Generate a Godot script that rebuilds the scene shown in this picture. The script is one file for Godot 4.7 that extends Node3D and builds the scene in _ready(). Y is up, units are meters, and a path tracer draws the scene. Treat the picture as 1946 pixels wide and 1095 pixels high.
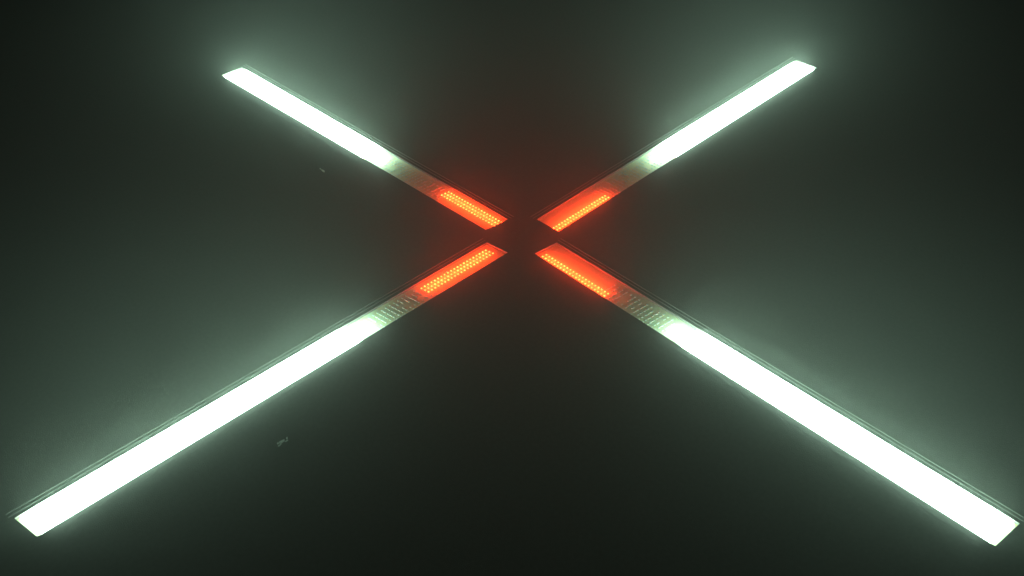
extends Node3D

# ---------------------------------------------------------------- camera fit
const IMG := Vector2(1946.0, 1095.0)
const FOCAL := 2027.395
const PITCH := 0.684606
const YAW := 0.0155192
const ROLL := -0.0078321
const TARGET := Vector3(-0.00825744, 0.0, 0.10631369)
const DIST := 1.32841

const BOARD_Y := -0.0030      # top of the circuit boards, below the panel's face
const STRIP_TOP := 0.0048      # crown of the white strip's added bulge above the panel's face

const ADDED_MIST := [[0.24, 0.15], [0.05, 0.22]]   # height of each layer and its density per metre

var cam_basis: Basis
var cam_pos: Vector3
var rng := RandomNumberGenerator.new()
var M := {}

# per bar, photo pixels: inner far, inner near, outer far, outer near corner of the slot;
# then first and last LED of the far row, and of the last row that shows
var bars := [
	{"side": "UL", "c": [[965, 417], [923, 437], [460, 128], [421, 143]], "rows": 3, "n": 20,
		"a": [[852.7, 364.1], [953.2, 421.9]], "b": [[839.5, 370.1], [939.9, 428.5]], "strip": 0.43},
	{"side": "UR", "c": [[1020, 417], [1062, 440], [1513, 114], [1552, 129]], "rows": 2, "n": 20,
		"a": [[1149.9, 371.4], [1052.1, 432.8]], "b": [[1156.5, 374.6], [1058.9, 436.2]], "strip": 0.42},
	{"side": "LL", "c": [[925, 461], [965, 480], [27, 985], [70, 1020]], "rows": 3, "n": 21,
		"a": [[800.8, 547.2], [923.1, 474.9]], "b": [[814.3, 553.8], [936.7, 480.7]], "strip": 0.388},
	{"side": "LR", "c": [[1058, 461], [1016, 482], [1938, 995], [1892, 1038]], "rows": 2, "n": 21,
		"a": [[1156.0, 557.3], [1038.4, 483.4]], "b": [[1148.8, 561.3], [1031.3, 486.9]], "strip": 0.398},
]


func _ready() -> void:
	rng.seed = 11
	setup_view()
	materials()
	build_panel()
	build_added_mist()
	for b in bars:
		build_bar(b)
	print_marks()


# ---------------------------------------------------------------- view, air, exposure
func setup_view() -> void:
	var b := Basis(Vector3.UP, YAW) * Basis(Vector3.RIGHT, -PITCH) * Basis(Vector3.BACK, ROLL)
	cam_basis = b
	cam_pos = TARGET + b.z * DIST
	var cam := Camera3D.new()
	cam.name = "camera"
	cam.transform = Transform3D(b, cam_pos)
	cam.fov = rad_to_deg(2.0 * atan(IMG.y * 0.5 / FOCAL))
	cam.near = 0.02
	cam.far = 50.0
	add_child(cam)
	cam.current = true

	var env := Environment.new()
	env.background_mode = Environment.BG_COLOR
	env.background_color = Color(0.0, 0.0, 0.0)
	env.tonemap_mode = Environment.TONE_MAPPER_LINEAR
	env.tonemap_exposure = 1.0
	env.sdfgi_enabled = true
	env.ssao_enabled = true
	env.ssil_enabled = true
	# fog on, for the added haze that makes the glow round the lamps
	env.volumetric_fog_enabled = true
	env.volumetric_fog_density = 0.0
	var we := WorldEnvironment.new()
	we.name = "environment"
	we.environment = env
	add_child(we)


func pix(p: Array, y: float) -> Vector3:
	var d := cam_basis * Vector3((p[0] - IMG.x * 0.5) / FOCAL, -(p[1] - IMG.y * 0.5) / FOCAL, -1.0)
	return cam_pos + d * ((y - cam_pos.y) / d.y)


# ---------------------------------------------------------------- materials
func srgb(r: float, g: float, b: float) -> Color:
	return Color(r, g, b).linear_to_srgb()


func noise_tex(freq: float, lo: Color, hi: Color, size := 512, sd := 3) -> NoiseTexture2D:
	var n := FastNoiseLite.new()
	n.seed = sd
	n.noise_type = FastNoiseLite.TYPE_SIMPLEX_SMOOTH
	n.frequency = freq
	n.fractal_octaves = 4
	var g := Gradient.new()
	g.set_color(0, lo)
	g.set_color(1, hi)
	var t := NoiseTexture2D.new()
	t.width = size
	t.height = size
	t.seamless = true
	t.noise = n
	t.color_ramp = g
	return t


func grain_normal(freq: float, strength: float) -> NoiseTexture2D:
	var n := FastNoiseLite.new()
	n.seed = 8
	n.frequency = freq
	n.fractal_octaves = 2
	var t := NoiseTexture2D.new()
	t.width = 512
	t.height = 512
	t.seamless = true
	t.noise = n
	t.as_normal_map = true
	t.bump_strength = strength
	return t


func materials() -> void:
	var p := StandardMaterial3D.new()          # matte black coated panel
	p.albedo_texture = noise_tex(0.05, srgb(0.034, 0.036, 0.034), srgb(0.046, 0.048, 0.045))
	p.roughness = 0.75
	p.metallic_specular = 0.3
	p.normal_enabled = true
	p.normal_texture = grain_normal(0.25, 1.5)
	p.normal_scale = 0.3
	p.uv1_triplanar = true
	p.uv1_world_triplanar = true
	p.uv1_scale = Vector3(6, 6, 6)
	M.panel = p

	var ce := StandardMaterial3D.new()         # slot walls, paler than the panel to imitate light on them
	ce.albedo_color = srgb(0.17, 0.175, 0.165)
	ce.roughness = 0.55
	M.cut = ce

	var be := StandardMaterial3D.new()         # added ridges, paler so they pass for bright lines along the slots
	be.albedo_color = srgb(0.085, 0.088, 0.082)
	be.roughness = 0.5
	M.pale_ridge = be

	var c := StandardMaterial3D.new()          # pale olive circuit board
	c.albedo_texture = noise_tex(0.03, srgb(0.86, 0.71, 0.46), srgb(0.95, 0.80, 0.55), 512, 5)
	c.roughness = 0.6
	c.uv1_triplanar = true
	c.uv1_world_triplanar = true
	c.uv1_scale = Vector3(14, 14, 14)
	c.subsurf_scatter_enabled = true
	c.subsurf_scatter_strength = 0.6
	M.board = c

	var w := StandardMaterial3D.new()          # small chips and solder lands
	w.albedo_color = srgb(0.72, 0.74, 0.66)
	w.roughness = 0.4
	M.chip = w

	var e := StandardMaterial3D.new()          # lit white strip
	e.albedo_color = srgb(0.8, 0.8, 0.8)
	e.emission_enabled = true
	e.emission = srgb(0.645, 1.0, 0.78)
	e.emission_energy_multiplier = 35.0
	M.white = e

	var r := StandardMaterial3D.new()          # lit red lamp
	r.albedo_color = srgb(0.6, 0.1, 0.05)
	r.emission_enabled = true
	r.emission = srgb(1.0, 0.036, 0.0062)
	r.emission_energy_multiplier = 28.0
	M.red = [r]
	for k in [23.0, 34.0]:                     # no two lamps burn quite alike
		var rv: StandardMaterial3D = r.duplicate()
		rv.emission_energy_multiplier = k
		M.red.append(rv)

	var k := StandardMaterial3D.new()          # pale print on the panel
	k.albedo_color = srgb(0.62, 0.66, 0.62)
	k.roughness = 0.7
	M.print = k


# ---------------------------------------------------------------- mesh helpers
func mesh_node(called: String, st: SurfaceTool, mat: Material, parent: Node) -> MeshInstance3D:
	st.generate_normals()
	var o := MeshInstance3D.new()
	o.name = called
	o.mesh = st.commit()
	o.material_override = mat
	parent.add_child(o, true)
	return o


func new_st() -> SurfaceTool:
	var st := SurfaceTool.new()
	st.begin(Mesh.PRIMITIVE_TRIANGLES)
	st.set_smooth_group(-1)
	return st


# flat-topped prism over a polygon lying in the xz plane (any winding, convex or not)
func prism(st: SurfaceTool, poly: PackedVector2Array, y0: float, y1: float) -> void:
	var q := poly
	if not Geometry2D.is_polygon_clockwise(q):
		q = q.duplicate()
		q.reverse()
	var idx := Geometry2D.triangulate_polygon(q)
	for i in range(0, idx.size(), 3):
		var a := q[idx[i]]
		var b := q[idx[i + 1]]
		var c := q[idx[i + 2]]
		face(st, [v3(a, y1), v3(b, y1), v3(c, y1)], Vector3.UP)
		face(st, [v3(a, y0), v3(b, y0), v3(c, y0)], Vector3.DOWN)
	var mid := Vector2.ZERO
	for a in q:
		mid += a / q.size()
	for i in q.size():
		var a := q[i]
		var b := q[(i + 1) % q.size()]
		var n2 := (b - a).orthogonal()
		var n := Vector3(n2.x, 0, n2.y)
		if n2.dot((a + b) * 0.5 - mid) < 0.0:
			n = -n
		face(st, [v3(a, y0), v3(b, y0), v3(b, y1)], n)
		face(st, [v3(a, y0), v3(b, y1), v3(a, y1)], n)


func v3(p: Vector2, y: float) -> Vector3:
	return Vector3(p.x, y, p.y)


func face(st: SurfaceTool, t: Array, n: Vector3) -> void:
	var g: Vector3 = (t[1] - t[0]).cross(t[2] - t[0])
	if g.dot(n) > 0.0:           # front faces run clockwise
		t = [t[0], t[2], t[1]]
	for p in t:
		st.add_vertex(p)


func quad_of(b: Dictionary) -> Array:
	var out := []
	for c in b.c:
		var p := pix(c, 0.0)
		out.append(Vector2(p.x, p.z))
	return out


# s: 0 inner end .. 1 outer end, t: -1 near edge .. 1 far edge
func at(q: Array, s: float, t: float) -> Vector2:
	var far: Vector2 = q[0].lerp(q[2], s)
	var near: Vector2 = q[1].lerp(q[3], s)
	return near.lerp(far, t * 0.5 + 0.5)


# ---------------------------------------------------------------- panel with four slots
func build_panel() -> void:
	var root := CSGCombiner3D.new()
	root.name = "panel"
	root.set_meta("kind", "structure")
	root.set_meta("label", "matte black panel with four slots cut in a cross")
	root.set_meta("category", "panel")
	var box := CSGBox3D.new()
	box.name = "sheet"
	box.size = Vector3(3.4, 0.02, 3.4)
	box.position = Vector3(0, -0.01, -0.1)
	box.material = M.panel
	root.add_child(box)
	for b in bars:
		var q := quad_of(b)
		var cut := CSGPolygon3D.new()
		cut.name = "slot"
		cut.operation = CSGShape3D.OPERATION_SUBTRACTION
		# polygon lies in xy and is extruded along -z; turned so that y runs along world z
		cut.polygon = PackedVector2Array([q[0], q[1], q[3], q[2]])
		cut.depth = 0.0146
		cut.rotation = Vector3(PI / 2, 0, 0)
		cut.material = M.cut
		cut.position.y = -0.0046
		root.add_child(cut, true)
	add_child(root)


# ---------------------------------------------------------------- added haze for the glow
func build_added_mist() -> void:
	# haze added to imitate the lamps' bloom; the lower layer is denser
	for k in ADDED_MIST.size():
		var h: float = ADDED_MIST[k][0]
		var f := FogVolume.new()
		f.name = "added_mist" if k == 0 else "added_mist_%03d" % k
		f.shape = RenderingServer.FOG_VOLUME_SHAPE_BOX
		f.size = Vector3(3.4, h + 0.01, 3.4)
		f.position = Vector3(0, (h - 0.01) * 0.5, -0.1)
		var m := FogMaterial.new()
		m.density = ADDED_MIST[k][1]
		m.albedo = Color(0.97, 1.0, 0.97)
		f.material = m
		f.set_meta("kind", "stuff")
		f.set_meta("label", "added haze over the black panel that makes the glow round the lamps")
		f.set_meta("category", "added_mist")
		add_child(f)


# ---------------------------------------------------------------- one light bar
func build_bar(b: Dictionary) -> void:
	var q := quad_of(b)
	var root := Node3D.new()
	root.name = "light_bar" if not has_node("light_bar") else "light_bar_%03d" % count_bars()
	add_child(root)
	var labels := {
		"UL": "white and red light bar with three lamp rows cut off by the slot end",
		"UR": "white and red light bar with only two lamp rows, cut off by the slot end",
		"LL": "white and red light bar with three complete lamp rows, beside the tiny printed code",
		"LR": "white and red light bar with two complete lamp rows hugging one slot edge",
	}
	root.set_meta("label", labels[b.side])
	root.set_meta("category", "light bar")
	root.set_meta("group", "light bars set in a cross")

	# board
	var st := new_st()
	var e := 0.004
	prism(st, PackedVector2Array([at(q, 0.0006, 1 - e), at(q, 0.0006, -1 + e), at(q, 0.9994, -1 + e), at(q, 0.9994, 1 - e)]), -0.00455, BOARD_Y)
	mesh_node("circuit_board", st, M.board, root)

	# white strip: fills the slot, its bulge added to light board and panel, rounded at its inner end
	var s0: float = b.strip
	strip_bulge(q, s0 + 0.012, root)

	# its light, just in front of the glowing face
	var c0 := at(q, s0, 0.0)
	var c1 := at(q, 0.985, 0.0)
	var len := c0.distance_to(c1)
	var wid := at(q, 0.7, 0.9).distance_to(at(q, 0.7, -0.9))
	var al := AreaLight3D.new()
	al.name = "white_strip_light"
	al.area_size = Vector2(len, wid)
	al.light_color = srgb(0.645, 1.0, 0.78)
	al.light_energy = 0.04
	al.shadow_enabled = true
	var u := Vector3(c1.x - c0.x, 0, c1.y - c0.y).normalized()
	var z := Vector3.DOWN                     # lights look along -z: upwards
	var yv := z.cross(u)
	var mid := (c0 + c1) * 0.5
	root.add_child(al)
	al.transform = Transform3D(Basis(u, yv, z), Vector3(mid.x, STRIP_TOP + 0.0004, mid.y))

	# added lights past the strip's nose, to lengthen the fade along its board
	for i in 3:
		var nl := OmniLight3D.new()
		nl.name = "added_nose_light"
		nl.light_color = srgb(0.645, 1.0, 0.78)
		nl.light_energy = 0.0005
		nl.light_size = 0.004
		nl.omni_range = 6.0
		nl.omni_attenuation = 2.0
		nl.shadow_enabled = true
		root.add_child(nl, true)
		var np := at(q, s0 - 0.050, -0.5 + 0.45 * i)
		nl.position = Vector3(np.x, STRIP_TOP + 0.0065, np.y)

	# red lamps
	var dome := red_dome()
	var rows: int = b.rows
	var n: int = b.n
	var ly := BOARD_Y + 0.0010
	for r in rows:
		var f := float(r) / (rows - 1)
		var a0 := pix(b.a[0], ly).lerp(pix(b.b[0], ly), f)
		var a1 := pix(b.a[1], ly).lerp(pix(b.b[1], ly), f)
		for i in n:
			var o := MeshInstance3D.new()
			o.name = "red_lamp"
			o.mesh = dome
			o.material_override = M.red[rng.randi() % 3]
			var p := a0.lerp(a1, float(i) / (n - 1))
			o.position = Vector3(p.x, BOARD_Y, p.z)
			root.add_child(o, true)
	var m0 := (pix(b.a[0], ly) + pix(b.b[0], ly)) * 0.5
	var m1 := (pix(b.a[1], ly) + pix(b.b[1], ly)) * 0.5
	for i in 10:
		var om := OmniLight3D.new()
		om.name = "red_lamp_light"
		om.light_color = srgb(1.0, 0.036, 0.0062)
		om.light_energy = 0.0014
		om.light_size = 0.002
		om.omni_range = 6.0
		om.omni_attenuation = 2.0
		om.shadow_enabled = true
		root.add_child(om, true)
		var p := m0.lerp(m1, (i + 0.5) / 10.0)
		om.position = Vector3(p.x, BOARD_Y + 0.0026, p.z)

	# small parts soldered between the two lamp fields, too small to pick apart
	st = new_st()
	var length: float = at(q, 0, 0).distance_to(at(q, 1, 0))
	var width: float = at(q, 0.3, 1).distance_to(at(q, 0.3, -1))
	var oa := pix(b.a[0], BOARD_Y)
	var red_end: float = Vector2(oa.x, oa.z).distance_to(at(q, 0, 0.3)) / length
	var s := 0.03
	while s < s0 + 0.05:
		for j in 6:
			var t := -0.86 + 0.29 * j
			if rng.randf() < 0.22:
				continue
			var big := (j == 2 or j == 4)
			var hw: float = (0.0021 if big else 0.0013) / width * 2.0 * rng.randf_range(0.8, 1.1)
			var hs := 0.0007 / length * rng.randf_range(0.8, 1.2)
			var tt := t + rng.randf_range(-0.02, 0.02)
			var cpos := at(q, s, tt)
			if near_lamp(b, cpos) or (j > 0 and s < red_end - 0.012):
				continue
			prism(st, PackedVector2Array([at(q, s - hs, tt + hw), at(q, s - hs, tt - hw), at(q, s + hs, tt - hw), at(q, s + hs, tt + hw)]), BOARD_Y, BOARD_Y + 0.0008)
		s += 0.0066 / length
	var comp := mesh_node("solder_parts", st, M.chip, root)
	comp.set_meta("kind", "stuff")

	# two added ridges that imitate thin lines of light along the far edge
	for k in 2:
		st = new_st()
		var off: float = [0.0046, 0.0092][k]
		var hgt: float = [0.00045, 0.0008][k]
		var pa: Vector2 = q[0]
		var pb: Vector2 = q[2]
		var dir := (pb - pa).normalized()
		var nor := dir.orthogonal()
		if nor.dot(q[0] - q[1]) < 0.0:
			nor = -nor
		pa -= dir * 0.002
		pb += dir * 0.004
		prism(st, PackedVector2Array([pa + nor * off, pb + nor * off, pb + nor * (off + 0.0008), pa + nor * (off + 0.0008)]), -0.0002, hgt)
		mesh_node("bright_line_ridge", st, M.pale_ridge, root)


func strip_bulge(q: Array, s0: float, root: Node) -> void:
	# cross-section, t across the slot and height, near edge to far edge
	var prof := [[-0.965, BOARD_Y + 0.0004], [-0.955, 0.0005], [-0.91, 0.0030], [-0.80, STRIP_TOP], [-0.4, STRIP_TOP + 0.0001],
		[0.2, STRIP_TOP + 0.0001], [0.62, STRIP_TOP], [0.76, 0.0036], [0.88, 0.0016], [0.95, BOARD_Y + 0.0004]]
	var st := new_st()
	var secs := []
	# outer end, body, then a rounded nose
	var stations := [[0.992, 1.0, 0.25], [0.976, 1.0, 0.9], [0.96, 1.0, 1.0], [0.75, 1.0, 1.0], [0.5, 1.0, 1.0]]
	for k in 7:
		var a := PI * 0.5 * k / 6.0
		stations.append([s0 - 0.030 * sin(a), 0.68 + 0.32 * cos(a), 1.0])
	for sv in stations:
		var sec := []
		for p in prof:
			var m: Vector2 = at(q, sv[0], p[0] * sv[1] - 0.005 * (1.0 - sv[1]))
			sec.append(Vector3(m.x, lerpf(prof[0][1], p[1], sv[2]), m.y))
		secs.append(sec)
	var n := prof.size()
	for i in secs.size() - 1:
		var mid := Vector3.ZERO
		for p in secs[i] + secs[i + 1]:
			mid += p / (2.0 * n)
		for j in n:
			var k := (j + 1) % n
			tri_out(st, secs[i][j], secs[i][k], secs[i + 1][k], mid)
			tri_out(st, secs[i][j], secs[i + 1][k], secs[i + 1][j], mid)
	var body := Vector3.ZERO
	for p in secs[3]:
		body += p / n
	for e in [secs[0], secs[-1]]:
		for j in range(1, n - 1):
			tri_out(st, e[0], e[j], e[j + 1], body)
	mesh_node("white_lamp_strip", st, M.white, root)


func tri_out(st: SurfaceTool, a: Vector3, b: Vector3, c: Vector3, inside: Vector3) -> void:
	var g := (b - a).cross(c - a)
	if g.length_squared() < 1e-20:
		return
	var n := g if g.dot((a + b + c) / 3.0 - inside) > 0.0 else -g
	face(st, [a, b, c], n)


func near_lamp(b: Dictionary, p: Vector2) -> bool:
	var a0 := pix(b.a[0], BOARD_Y)
	var a1 := pix(b.a[1], BOARD_Y)
	var b0 := pix(b.b[0], BOARD_Y)
	var b1 := pix(b.b[1], BOARD_Y)
	for pr in [[a0, a1], [b0, b1], [(a0 + b0) * 0.5, (a1 + b1) * 0.5]]:
		var c := Geometry2D.get_closest_point_to_segment(p, Vector2(pr[0].x, pr[0].z), Vector2(pr[1].x, pr[1].z))
		if c.distance_to(p) < 0.0045:
			return true
	return false


func count_bars() -> int:
	var k := 0
	for c in get_children():
		if String(c.name).begins_with("light_bar"):
			k += 1
	return k


func red_dome() -> SphereMesh:
	var m := SphereMesh.new()
	m.radius = 0.0013
	m.height = 0.0013
	m.is_hemisphere = true
	m.radial_segments = 12
	m.rings = 4
	return m


# ---------------------------------------------------------------- small print
func stroke(st: SurfaceTool, a: Array, b: Array, w: float) -> void:
	var p := pix(a, 0.0)
	var r := pix(b, 0.0)
	var pa := Vector2(p.x, p.z)
	var pb := Vector2(r.x, r.z)
	var n := (pb - pa).normalized().orthogonal() * w * 0.5
	prism(st, PackedVector2Array([pa + n, pb + n, pb - n, pa - n]), 0.0001, 0.0003)


func ring(st: SurfaceTool, c: Array, rx: float, ry: float, w: float) -> void:
	for i in 12:
		var a := TAU * i / 12.0
		var b := TAU * (i + 1.0) / 12.0
		stroke(st, [c[0] + rx * cos(a), c[1] + ry * sin(a)], [c[0] + rx * cos(b), c[1] + ry * sin(b)], w)


func print_marks() -> void:
	var panel := get_node("panel")
	var st := new_st()
	var w := 0.0011
	stroke(st, [527.4, 841.6], [528.4, 844.6], 0.0014)
	ring(st, [533.2, 841.0], 1.7, 2.3, w)
	ring(st, [536.4, 839.2], 1.5, 1.9, w)
	stroke(st, [539.4, 835.4], [539.0, 839.0], w)
	stroke(st, [539.2, 838.8], [540.6, 838.4], w)
	stroke(st, [528.4, 848.6], [534.4, 844.6], w)
	stroke(st, [545.4, 831.2], [545.0, 835.0], w)
	stroke(st, [541.6, 840.2], [547.0, 836.6], w)
	var a := mesh_node("printed_code", st, M.print, self)
	a.set_meta("label", "tiny pale printed code with short strokes on the black panel")
	a.set_meta("category", "print")
	st = new_st()
	stroke(st, [608.2, 320.0], [609.0, 322.0], 0.0016)
	stroke(st, [611.2, 322.2], [612.8, 324.6], 0.0016)
	stroke(st, [612.4, 323.6], [615.6, 326.4], 0.0030)
	stroke(st, [613.8, 324.0], [616.2, 327.6], 0.0016)
	var c := mesh_node("printed_mark", st, M.print, self)
	c.set_meta("label", "pale smudged mark on the black panel, between the two light bars with three lamp rows")
	c.set_meta("category", "print")
